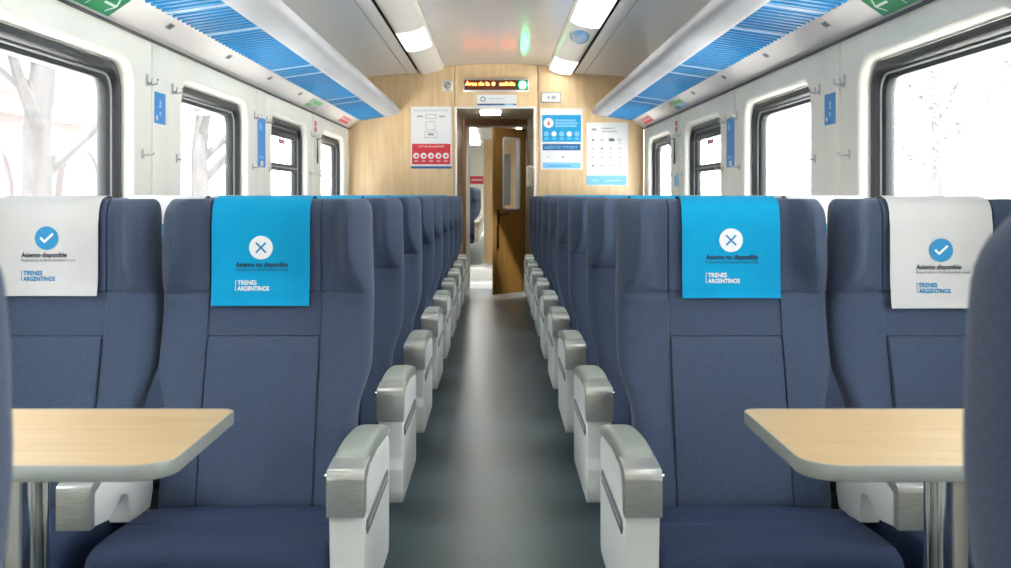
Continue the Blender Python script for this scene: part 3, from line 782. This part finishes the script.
for sd, sname in SIDES:
    H = {'u': hook_upper(sd), 'l': hook_lower(sd)}; used = set()
    for q, c in enumerate(PIL[:3]):
        for kd, dy, z in (('u', -0.155, 1.586), ('u', 0.165, 1.583), ('l', -0.21, 1.297), ('l', 0.225, 1.295)):
            o = H[kd] if kd not in used else copy_tree(H[kd]); used.add(kd)
            o.location = (sd * HW, c + dy, z)
            nf = 'nearer' if dy < 0 else 'farther'
            if kd == 'u': tag(o, f'{nf} upper double coat hook on the {sname} pillar {pil_name[q]}', 'coat hook', f'coat hooks on the {sname} wall')
            else: tag(o, f'{nf} lower single coat peg on the {sname} pillar {pil_name[q]}', 'coat peg', f'coat pegs on the {sname} wall')
    def psheet(mb, y, z, d=0.0046):
        return Sheet(mb, (sd * (HW - d), y, z), (0, 1, 0) if sd < 0 else (0, -1, 0), (0, 0, 1))
    def ysh(y0, y1): return y0 if sd < 0 else y1
    e = MB(); y0, y1 = (4.185, 4.325) if sd < 0 else (4.21, 4.35)
    s = psheet(e, ysh(y0, y1), 1.425); s.slab(0, 0, y1 - y0, 0.125, 0.0012, 0)
    s2 = Sheet(e, s.P(0.085, 0.022, 0), s.V, -s.U); s2.W = s.W
    s2.marks(0.012, 0.0, 0.060, 0.030, 0.0018, 1, 12); s.disc(0.030, 0.022, 0.011, 0.0018, 1)
    tag(e.build('blue_notice', [M['blue'], M['white']], smooth=0, recalc=False), f'small blue notice between the coat hooks on the {sname} pillar beside the nearest window', 'notice', 'small blue notices')
    e = MB(); y0, y1 = 6.00, 6.20
    s = psheet(e, ysh(y0, y1), 1.300); s.slab(0, 0, 0.20, 0.283, 0.0012, 0); s.rect(0.04, 0.215, 0.10, 0.25, 0.0018, 1); s.rect(0.04, 0.052, 0.15, 0.062, 0.0018, 1); s.rect(0.07, 0.008, 0.14, 0.036, 0.0018, 2)
    tag(e.build('blue_notice', [M['blue'], M['pale_blue'], M['white']], smooth=0, recalc=False), f'tall blue notice on the {sname} pillar between the second and third windows', 'notice', 'tall blue notices')
    c = PIL[0]
    e = MB(); s = psheet(e, ysh(c - 0.045, c + 0.045), 1.610); s.slab(0, 0, 0.09, 0.085, 0.0012, 0); s.rect(0.01, 0.036, 0.08, 0.046, 0.0018, 1)
    tag(e.build('red_notice', [M['red'], M['white']], smooth=0, recalc=False), f'small red notice above the emergency hammer on the {sname} pillar', 'notice', 'red hammer notices')
    h = empty('emergency_hammer', (sd * (HW - 0.02), c, 1.375)); m = MB()
    m.tube([(0, 0, 0.0), (0, 0, 0.05), (0, 0, 0.15), (0, 0, 0.175)], 0.008, 10, radii=[0.006, 0.0065, 0.0045, 0.0045]); m.build('handle', M['dark_metal'], h)
    m = MB(); m.tube([(0, -0.045, 0.183), (0, -0.030, 0.183), (0, 0.030, 0.183), (0, 0.045, 0.183)], 0.01, 10, radii=[0.002, 0.008, 0.008, 0.002]); m.build('head', M['chrome'], h)
    m = MB(); m.box((sd * 0.013, 0, 0.09), (0.012, 0.034, 0.11), 0.004); m.build('holder', M['wall'], h)
    tag(h, f'emergency hammer in a holder on the {sname} pillar nearest the end wall', 'hammer', 'emergency hammers')
e = MB(); s = Sheet(e, (HW - 0.0046, PIL[0] + 0.10, 1.205), (0, -1, 0), (0, 0, 1)); s.slab(0, 0, 0.20, 0.085, 0.001, 0); s.rect(0.02, 0.05, 0.18, 0.06, 0.0016, 1); s.rect(0.02, 0.03, 0.14, 0.038, 0.0016, 1)
tag(e.build('pale_notice', [M['pale_blue'], M['grey']], smooth=0, recalc=False), 'pale blue notice under the hammer on the right pillar', 'notice')

# ------------------------------------------------------------------ posters and signs on the end wall
YW = END + 0.0006
def wsheet(mb, px0, py1): return Sheet(mb, (PX(px0), YW, PZ(py1)), (1, 0, 0), (0, 0, 1))
K = 1 / 109.3
# left white / red poster
e = MB(); s = wsheet(e, 411, 168.6); W = 40.5 * K; Hh = 62 * K
s.slab(0, 0, W, Hh, 0.004, 0); T = lambda a: a * K
s.rect(T(1), T(4.2), T(39.5), T(24.8), 0.0045, 1); s.rect(0, 0, W, T(2.4), 0.0045, 2)
s.marks(T(3), T(57.3), T(34), T(1.7), 0.0045, 3, 3)
s.marks(T(7), T(21.4), T(26), T(1.7), 0.005, 0, 4)
for i in range(5):
    u = T(5.2 + 7.4 * i); s.disc(u, T(12.8), T(3.0), 0.005, 0); s.disc(u + T(0.3), T(12.6), T(1.3), 0.0055, 1); s.rect(u - T(2), T(7.2), u + T(2), T(7.9), 0.005, 0)
for a, b, c2, d2 in ((15, 50, 25, 54), (15, 39, 24, 47), (14, 31, 26, 37)):
    for p, q in (((a, b), (c2, b)), ((c2, b), (c2, d2)), ((c2, d2), (a, d2)), ((a, d2), (a, b))): s.line((T(p[0]), T(p[1])), (T(q[0]), T(q[1])), T(0.5), 0.0045, 3)
s.rect(T(6), T(51.5), T(12), T(53), 0.0045, 3); s.rect(T(28), T(51.5), T(34), T(53), 0.0045, 3); s.rect(T(17), T(33), T(23), T(35.5), 0.0045, 3)
tag(e.build('poster', [M['white'], M['red'], M['deep_blue'], M['grey']], smooth=0, recalc=False), 'white poster with a red lower block, left of the doorway', 'poster')
# blue health poster
e = MB(); s = wsheet(e, 540.6, 169.4); W = 42 * K; Hh = 61 * K
s.slab(0, 0, W, Hh, 0.004, 0)
s.rect(T(1.5), T(27.5), T(40.5), T(54.5), 0.0045, 1); s.rect(T(2), T(19), T(40), T(25.5), 0.0045, 2); s.rect(T(2), T(1.2), T(40), T(6.8), 0.0045, 3)
s.disc(T(8), T(46.5), T(5), 0.005, 0); s.poly([(T(6.5), T(44.5)), (T(9.5), T(44.5)), (T(8), T(49))], 0.0055, 4)
for j, (a, b) in enumerate(((35, 49), (37, 46.2), (36, 43.4))): s.rect(T(14.5), T(b - 1), T(a), T(b + 1), 0.005, 3)
for i in range(5):
    u = T(5.8 + 7.6 * i); s.disc(u, T(35.5), T(2.6), 0.005, 0 if i % 2 else 3); s.rect(u - T(2), T(30), u + T(2), T(31.6), 0.005, 3)
s.marks(T(4), T(20.7), T(34), T(3.2), 0.005, 3, 5)
s.rect(T(6), T(12), T(10), T(12.6), 0.0045, 5); s.rect(T(21), T(11.5), T(24), T(13), 0.0045, 5)
s.rect(T(8), T(3), T(30), T(3.9), 0.005, 1)
tag(e.build('poster', [M['white'], M['cyan'], M['deep_blue'], M['pale_blue'], M['red'], M['grey']], smooth=0, recalc=False), 'bright blue and white poster with round icons, right of the doorway', 'poster')
# white pictogram poster
e = MB(); s = wsheet(e, 586.5, 185.5); W = 41.5 * K; Hh = 63 * K
s.slab(0, 0, W, Hh, 0.004, 0); s.rect(0, T(0.5), T(40), T(10), 0.0045, 1)
s.marks(T(15), T(56.5), T(13), T(1.7), 0.0045, 3, 6); s.marks(T(15), T(53.2), T(15), T(1.7), 0.0045, 3, 7); s.rect(T(5), T(55), T(10), T(57), 0.0045, 4)
for r_ in range(4):
    for c_ in range(4):
        u, v = T(6.5 + 8.8 * c_), T(45.5 - 8.6 * r_)
        s.ring(u, v, T(2.2), T(2.45), 0.0045, 4); s.rect(u - T(2.2), v - T(4), u + T(2.2), v - T(3.6), 0.0045, 4)
        s.rect(u - T(1.0), v - T(0.8), u + T(1.0), v + T(0.8), 0.005, 3 if (r_, c_) in ((0, 0), (1, 1), (3, 0)) else 4)
s.rect(T(22.5), T(44.2), T(28), T(47), 0.0055, 3)
s.marks(T(5), T(4.4), T(7), T(1.6), 0.005, 0, 8); s.marks(T(18), T(4.2), T(16), T(1.4), 0.005, 0, 9)
tag(e.build('poster', [M['white'], M['pale_blue'], M['deep_blue'], M['dgrey'], M['grey']], smooth=0, recalc=False), 'white pictogram poster with a pale blue foot, under the end of the right rack', 'poster')
# LED display
d = empty('led_display', (PX(496), END, PZ(85.3)))
m = MB(); m.box((0, -0.015, 0), (66 * K, 0.03, 13.4 * K), 0.004); m.build('housing', M['alu'], d)
m = MB(); s = Sheet(m, (-31.5 * K, -0.031, -5.0 * K), (1, 0, 0), (0, 0, 1)); s.rect(0, 0, T(52), T(10), 0, 0); s.rect(T(52), 0, T(63), T(10), 0, 1)
m.build('screen', [M['led_back'], M['led_green_back']], d, smooth=0, recalc=False)
m = MB(); s = Sheet(m, (-31.5 * K, -0.032, -5.0 * K), (1, 0, 0), (0, 0, 1))
s.text('Área de la', T(1.0), T(4.6), 0.046, 0.0004, 0, width=T(24), bold=0.012); s.disc(T(29), T(6.1), T(1.7), 0.0004, 0, 8); s.text('salida', T(35), T(4.6), 0.046, 0.0004, 0, width=T(15.5), bold=0.012)
m.build('amber_text', M['led'], d, smooth=0, recalc=False)
m = MB(); s = Sheet(m, (-31.5 * K, -0.032, -5.0 * K), (1, 0, 0), (0, 0, 1)); s.disc(T(58), T(5), T(3.7), 0.0004, 0, 24); s.rect(T(55), T(1.6), T(61), T(8.4), 0.0004, 0)
m.build('green_symbol', M['led_green'], d, smooth=0, recalc=False)
tag(d, 'amber LED text display with a green symbol above the doorway', 'display')
# plate under the display
e = MB(); s = wsheet(e, 476.6, 106.4); s.slab(0, 0, T(40), T(11.8), 0.004, 0); s.rect(T(0.5), T(1), T(28), T(2.8), 0.0045, 1); s.rect(T(28), T(1), T(37), T(2.8), 0.0045, 2); s.rect(T(37), T(1), T(39.5), T(2.8), 0.0045, 1)
s.ring(T(6.3), T(7.2), T(1.7), T(2.7), 0.0045, 3); s.rect(T(12), T(7.4), T(28), T(8.0), 0.0045, 2)
tag(e.build('door_plate', [M['white'], M['deep_blue'], M['pale_blue'], M['teal']], smooth=0, recalc=False), 'white plate with a green ring and blue line above the doorway', 'plate')
# small framed sign, right; small square sign, left
f = empty('framed_sign', (PX(551), END, PZ(97.5))); m = MB(); m.box((0, -0.006, 0), (20 * K, 0.012, 10.5 * K), 0.002); m.build('frame', M['grey'], f)
m = MB(); s = Sheet(m, (-8.8 * K, -0.0125, -4.0 * K), (1, 0, 0), (0, 0, 1)); s.rect(0, 0, T(17.6), T(8), 0, 0); s.rect(T(5), T(2), T(7.5), T(6), 0.0005, 1); s.rect(T(9), T(2), T(13.5), T(6), 0.0005, 1)
m.build('sheet', [M['white'], M['grey']], f, smooth=0, recalc=False); tag(f, 'small framed sign on the wood wall above the blue poster', 'sign')
f = empty('square_sign', (PX(447.5), END, PZ(85.5))); m = MB(); m.box((0, -0.005, 0), (10.5 * K, 0.010, 11 * K), 0.002); m.build('plate', M['alu'], f)
m = MB(); s = Sheet(m, (-4.4 * K, -0.0105, -4.6 * K), (1, 0, 0), (0, 0, 1)); s.ring(T(4.4), T(4.6), T(2.4), T(3.2), 0, 0, 20); s.line((T(2.6), T(2.8)), (T(6.2), T(6.4)), T(0.8), 0.0004, 0)
m.build('symbol', M['dgrey'], f, smooth=0, recalc=False); tag(f, 'small grey square sign left of the LED display', 'sign')

# ------------------------------------------------------------------ passage, door and next coach
Y1 = 12.10
m = MB(); m.box((DL - 0.03, (END + 0.08 + Y1) / 2, 1.05), (0.06, Y1 - END - 0.08, 2.10)); struct(m.build('wall_passage_left', M['jamb']))
m = MB(); m.box((DR + 0.03, (END + 0.08 + Y1) / 2, 1.05), (0.06, Y1 - END - 0.08, 2.10)); struct(m.build('wall_passage_right', M['soffit']))
m = MB(); m.box((0, (END + 0.08 + 11.1) / 2, DT + 0.02), (DR - DL, 11.1 - END - 0.08, 0.04)); struct(m.build('ceiling_passage', M['soffit']))
m = MB(); m.box((0, (11.1 + Y1) / 2, 2.12), (DR - DL, Y1 - 11.1, 0.04)); struct(m.build('ceiling_lobby', M['soffit']))
m = MB(); m.box((-0.36, Y1 + 0.03, 0.96), (0.05, 0.06, 1.92)); m.box((0.365, Y1 + 0.03, 0.96), (0.03, 0.06, 1.92)); m.box((-0.005, Y1 + 0.03, 2.02), (0.76, 0.06, 0.20)); struct(m.build('wall_lobby', M['jamb']))
trim += 1
m = MB(); m.box((-0.318, Y1 - 0.005, 0.955), (0.045, 0.03, 1.91), 0.004); m.box((0.345, Y1 - 0.005, 0.955), (0.018, 0.03, 1.91), 0.004); m.box((0.012, Y1 - 0.005, 1.918), (0.70, 0.03, 0.024), 0.004)
struct(m.build(f'trim_{trim}', M['white_metal']))
lp = empty('passage_lamp', (PX(490.5) * 1.04, 10.15, DT)); m = MB(); m.box((0, 0, -0.010), (0.19, 0.36, 0.02), 0.006); m.build('diffuser', M['lamp2'], lp); m = MB(); m.box((0, 0, -0.003), (0.21, 0.38, 0.006), 0.002); m.build('ceiling_mount', M['white_metal'], lp)
tag(lp, 'small lit lamp in the ceiling of the doorway passage', 'lamp')
dp = empty('soap_dispenser', (DR - 0.033, 10.15, 1.32)); m = MB(); m.box((0, 0, 0.0), (0.070, 0.13, 0.20), 0.022, seg=4); m.build('body', M['cream_plastic'], dp, smooth=50); m = MB(); m.box((-0.012, 0, -0.112), (0.034, 0.05, 0.03), 0.008); m.build('nozzle', M['grey'], dp)
tag(dp, 'cream wall dispenser on the right side of the doorway', 'dispenser')

# open door (hinged on the right)
hx, hy = 0.325, 12.05; fx, fy = -0.026, 11.64; dl = math.hypot(hx - fx, hy - fy)
ang = math.atan2(fy - hy, fx - hx)
door = MB(); n = 5
def dring(mb, u0, u1, z0, z1, r, U0, U1, Z0, Z1, R, y0, y1, mi=0):
    a = rrect((u0 + u1) / 2, (u1 - u0) / 2, z0, z1, r, n); b = rrect((U0 + U1) / 2, (U1 - U0) / 2, Z0, Z1, R, n)
    mb.loft([[(p[0], y0, p[1]) for p in a], [(p[0], y0, p[1]) for p in b], [(p[0], y1, p[1]) for p in b], [(p[0], y1, p[1]) for p in a], [(p[0], y0, p[1]) for p in a]], mi, cap=False)
dring(door, 0.0, dl, 0.045, 1.885, 0.004, 0.115, 0.40, 0.985, 1.775, 0.035, -0.018, 0.018)
D = struct(door.build('door_1', M['door'])); D.location = (hx, hy, 0); D.rotation_euler = (0, 0, ang)
m = MB(); dring(m, 0.105, 0.41, 0.975, 1.785, 0.04, 0.132, 0.388, 0.995, 1.760, 0.028, -0.024, 0.024); m.build('window_frame', M['white_metal'], D)
m = MB(); a = rrect(0.26, 0.130, 0.993, 1.763, 0.028, n); m.loft([[(p[0], -0.003, p[1]) for p in a], [(p[0], 0.003, p[1]) for p in a]]); m.build('pane', M['clear_glass'], D, smooth=0)
m = MB(); m.box((dl - 0.055, 0.022, 0.90), (0.035, 0.008, 0.16), 0.003); m.tube([(dl - 0.055, 0.022, 0.93), (dl - 0.055, 0.065, 0.93), (dl - 0.17, 0.065, 0.93)], 0.009, 10); m.build('handle', M['handle'], D)
m = MB(); m.box((dl - 0.045, 0.024, 0.68), (0.030, 0.012, 0.26), 0.004); m.build('pull_plate', M['handle'], D)
# gangway steps and next coach
m = MB()
for x in (-0.62, 0.62): m.box((x, 13.37, 1.1), (0.06, 2.48, 2.3))
m.box((0, 13.37, 2.24), (1.3, 2.48, 0.06)); struct(m.build('wall_gangway', M['white_metal']))
m = MB(); m.box((0, 13.2, -0.05), (1.2, 0.6, 0.24), 0.01); struct(m.build('floor_gangway', M['white_metal']))
m = MB(); m.box((0, 13.9, 0.07), (1.2, 0.8, 0.26), 0.01); struct(m.build('floor_gangway_ramp', M['white_metal']))
m = MB(); m.box((0, 20.5, 0.10), (2.7, 12.4, 0.06)); struct(m.build('floor_next_coach', M['floor']))
m = MB(); m.box((0, 20.5, 2.37), (2.7, 15.5, 0.06)); struct(m.build('ceiling_next_coach', M['ceiling']))
for sd, sname in SIDES:
    m = MB(); m.box((sd * 1.38, 20.5, 1.15), (0.06, 15.5, 2.5)); struct(m.build('wall_next_coach_' + sname, M['wall']))
m = MB(); m.box((0, 27.0, 1.2), (2.7, 0.06, 2.4)); struct(m.build('wall_next_coach_end', M['wall']))
m = MB(); m.box((0.10, 14.6, 1.05), (0.54, 0.05, 1.70), 0.006); m.box((0.10, 14.57, 1.35), (0.20, 0.012, 0.7), 0.01, mi=1); struct(m.build('door_2', [M['wood'], M['gasket_line']]))
m = MB(); m.box((0.85, 14.65, 1.2), (1.0, 0.05, 2.3)); m.box((-0.88, 14.65, 1.2), (1.0, 0.05, 2.3)); struct(m.build('wall_next_coach_near', M['wood']))
for i, y in enumerate((16.0, 17.0, 18.0, 19.0, 20.0, 21.0)):
    o = copy_tree(AS[-1]); o.location = (-0.56, y, 0.13)
    tag(o, f'small dark seat in the next coach seen through the open door, {ORD[i]} from the door', 'seat', 'seats in the next coach')
for i, y in enumerate((16.5, 19.0, 21.5, 24.0)):
    m = MB(); m.box((-0.48, y, 2.32), (0.22, 1.1, 0.05), 0.012); m.box((0.48, y, 2.32), (0.22, 1.1, 0.05), 0.012)
    tag(m.build('ceiling_lamp', M['lamp2']), f'ceiling lamp in the next coach, {ORD[i]} from the door', 'ceiling lamp', 'lamps in the next coach')
e = MB(); s = Sheet(e, (-0.66, 26.9705, 1.42), (1, 0, 0), (0, 0, 1)); s.slab(0, 0, 0.34, 0.20, 0.003, 0); s.rect(0.03, 0.09, 0.31, 0.12, 0.0036, 1)
tag(e.build('red_poster', [M['red'], M['white']], smooth=0, recalc=False), 'red poster far inside the next coach, seen through the doorway', 'poster')

# ------------------------------------------------------------------ outside
M['platform'] = noise_col(mat('pale_concrete', rgb(232, 228, 222), 0.9), rgb(226, 222, 216), rgb(236, 232, 226), nscale=1.5)
M['facade'] = noise_col(mat('pale_facade', rgb(92, 80, 78), 0.85), rgb(88, 76, 74), rgb(97, 85, 83), nscale=0.8)
M['arch'] = mat('arch_recess', rgb(72, 68, 68), 0.8)
M['bark'] = noise_col(mat('pale_bark', rgb(60, 57, 56), 0.9), rgb(52, 50, 49), rgb(66, 63, 62), scale=(2, 2, 0.4), nscale=6, bump=0.4, dist=0.03)
M['leaf'] = noise_col(mat('hazy_foliage', rgb(126, 134, 142), 0.9), rgb(120, 129, 138), rgb(132, 139, 146), nscale=2)
m = MB(); m.box((0, 6, -1.0), (80, 60, 0.1)); struct(m.build('ground', M['platform'], smooth=0))
def arch_pts(c, hw, z0, zs, n=12):
    return [(c - hw, z0)] + [(c - hw * math.cos(math.pi * i / n), zs + hw * math.sin(math.pi * i / n)) for i in range(n + 1)] + [(c + hw, z0)]
b = empty('station_building', (-7.0, 8, -0.95))
m = MB(); m.box((-1.0, 0, 2.5), (2.0, 30, 5.0)); m.box((0.08, 0, 3.35), (0.24, 30, 0.22)); m.box((0.08, 0, 4.9), (0.4, 30, 0.3)); m.build('wall', M['facade'], b)
for i in range(8):
    c = -10.6 + 3.4 * i
    m = MB(); m.prism(arch_pts(c, 0.80, 0.1, 2.05), 'x', 0.0, 0.06); m.build('arched_window', M['arch'], b)
    m = MB(); pa = arch_pts(c, 0.94, 0.1, 2.05); pb = arch_pts(c, 0.79, 0.1, 2.05)
    m.loft([[(0.0, y, z) for y, z in pa], [(0.10, y, z) for y, z in pa], [(0.10, y, z) for y, z in pb], [(0.0, y, z) for y, z in pb]], closed=False, cap=False); m.build('arch_surround', M['facade'], b)
tag(b, 'pale pink arched station building faintly seen through the left windows', 'building')
def tree(x, y, h, seed, label, leafy):
    rnd = random.Random(seed); r = empty('tree', (x, y, -0.95)); m = MB()
    p = [(0, 0, 0), (0.05, 0.08, h * 0.25), (-0.03, 0.22, h * 0.45), (0.05, 0.30, h * 0.62), (0.0, 0.45, h)]
    m.tube(p, 0.2, 12, radii=[0.20, 0.145, 0.13, 0.11, 0.04])
    for i in range(9):
        z = h * (0.38 + 0.06 * i); a = rnd.uniform(0, 6.28); l = rnd.uniform(1.0, 1.9)
        q = (0.0, 0.25, z); m.tube([q, (l * 0.5 * math.cos(a), 0.25 + l * 0.5 * math.sin(a), z + l * 0.45), (l * math.cos(a), 0.25 + l * math.sin(a), z + l)], 0.05, 8, radii=[0.075, 0.05, 0.015])
    m.build('trunk', M['bark'], r)
    if leafy:
        f = MB()
        for i in range(2200):
            a = rnd.uniform(0, 6.28); rr = 1.9 * math.sqrt(rnd.random()); z = h * 0.45 + rnd.random() * h * 0.6
            c = Vector((rr * math.cos(a), 0.3 + rr * math.sin(a), z)); U = Vector((rnd.uniform(-1, 1), rnd.uniform(-1, 1), rnd.uniform(-1, 1))).normalized(); V = U.orthogonal().normalized()
            f.add([c - U * 0.14, c + V * 0.06, c + U * 0.14, c - V * 0.06], [[0, 1, 2, 3]])
        f.build('foliage', M['leaf'], r, smooth=0, recalc=False)
    return tag(r, label, 'tree')
tree(-4.4, 10.0, 6.0, 1, 'bare pale tree trunk outside the nearest left window', False)
tree(-4.6, 16.3, 6.0, 2, 'bare pale tree trunk outside the second left window', False)
tree(7.6, 12.5, 5.5, 3, 'hazy leafy tree outside the nearest right window', True)
tree(8.6, 20.5, 5.5, 4, 'hazy leafy tree outside the second right window', True)

# ------------------------------------------------------------------ light, camera
w = bpy.data.worlds.new('overcast_sky'); sc.world = w; w.use_nodes = True
bg = w.node_tree.nodes['Background']; bg.inputs['Color'].default_value = (0.96, 0.98, 1.0, 1); bg.inputs['Strength'].default_value = 10.0
WN = w.node_tree.nodes; WL = w.node_tree.links                      # overcast sky, brighter towards the left of the coach
tcw = WN.new('ShaderNodeTexCoord'); sx = WN.new('ShaderNodeSeparateXYZ'); WL.new(tcw.outputs['Generated'], sx.inputs[0])
rmp = WN.new('ShaderNodeMapRange'); rmp.inputs['From Min'].default_value = -1; rmp.inputs['From Max'].default_value = 1
rmp.inputs['To Min'].default_value = 12.5; rmp.inputs['To Max'].default_value = 7.5
WL.new(sx.outputs['X'], rmp.inputs['Value']); WL.new(rmp.outputs['Result'], bg.inputs['Strength'])

bounce_sun = bpy.data.lights.new('bounce_sun', 'SUN'); bounce_sun.energy = 20.0; bounce_sun.angle = math.radians(8)  # added sun; its bounce off the ground brightens rack undersides and ceiling
so = bpy.data.objects.new('bounce_sun', bounce_sun); COL.objects.link(so); so.rotation_euler = (math.radians(22), 0, 0)

cam = bpy.data.cameras.new('camera'); co = bpy.data.objects.new('camera', cam); COL.objects.link(co)
co.location = (0, 0, EYE); co.rotation_euler = (math.pi / 2, 0, 0)
cam.sensor_width = 36; cam.lens = 1060 / 1011 * 36
cam.shift_x = (505.5 - 496) / 1011; cam.shift_y = -(284 - 195) / 1011
cam.clip_start = 0.05; cam.clip_end = 200
cam.dof.use_dof = True; cam.dof.focus_distance = 3.4; cam.dof.aperture_fstop = 9.0
sc.camera = co
vs = sc.view_settings
vs.view_transform = 'Standard'; vs.look = 'None'; vs.exposure = 0.38; vs.gamma = 1.0; vs.use_curve_mapping = False
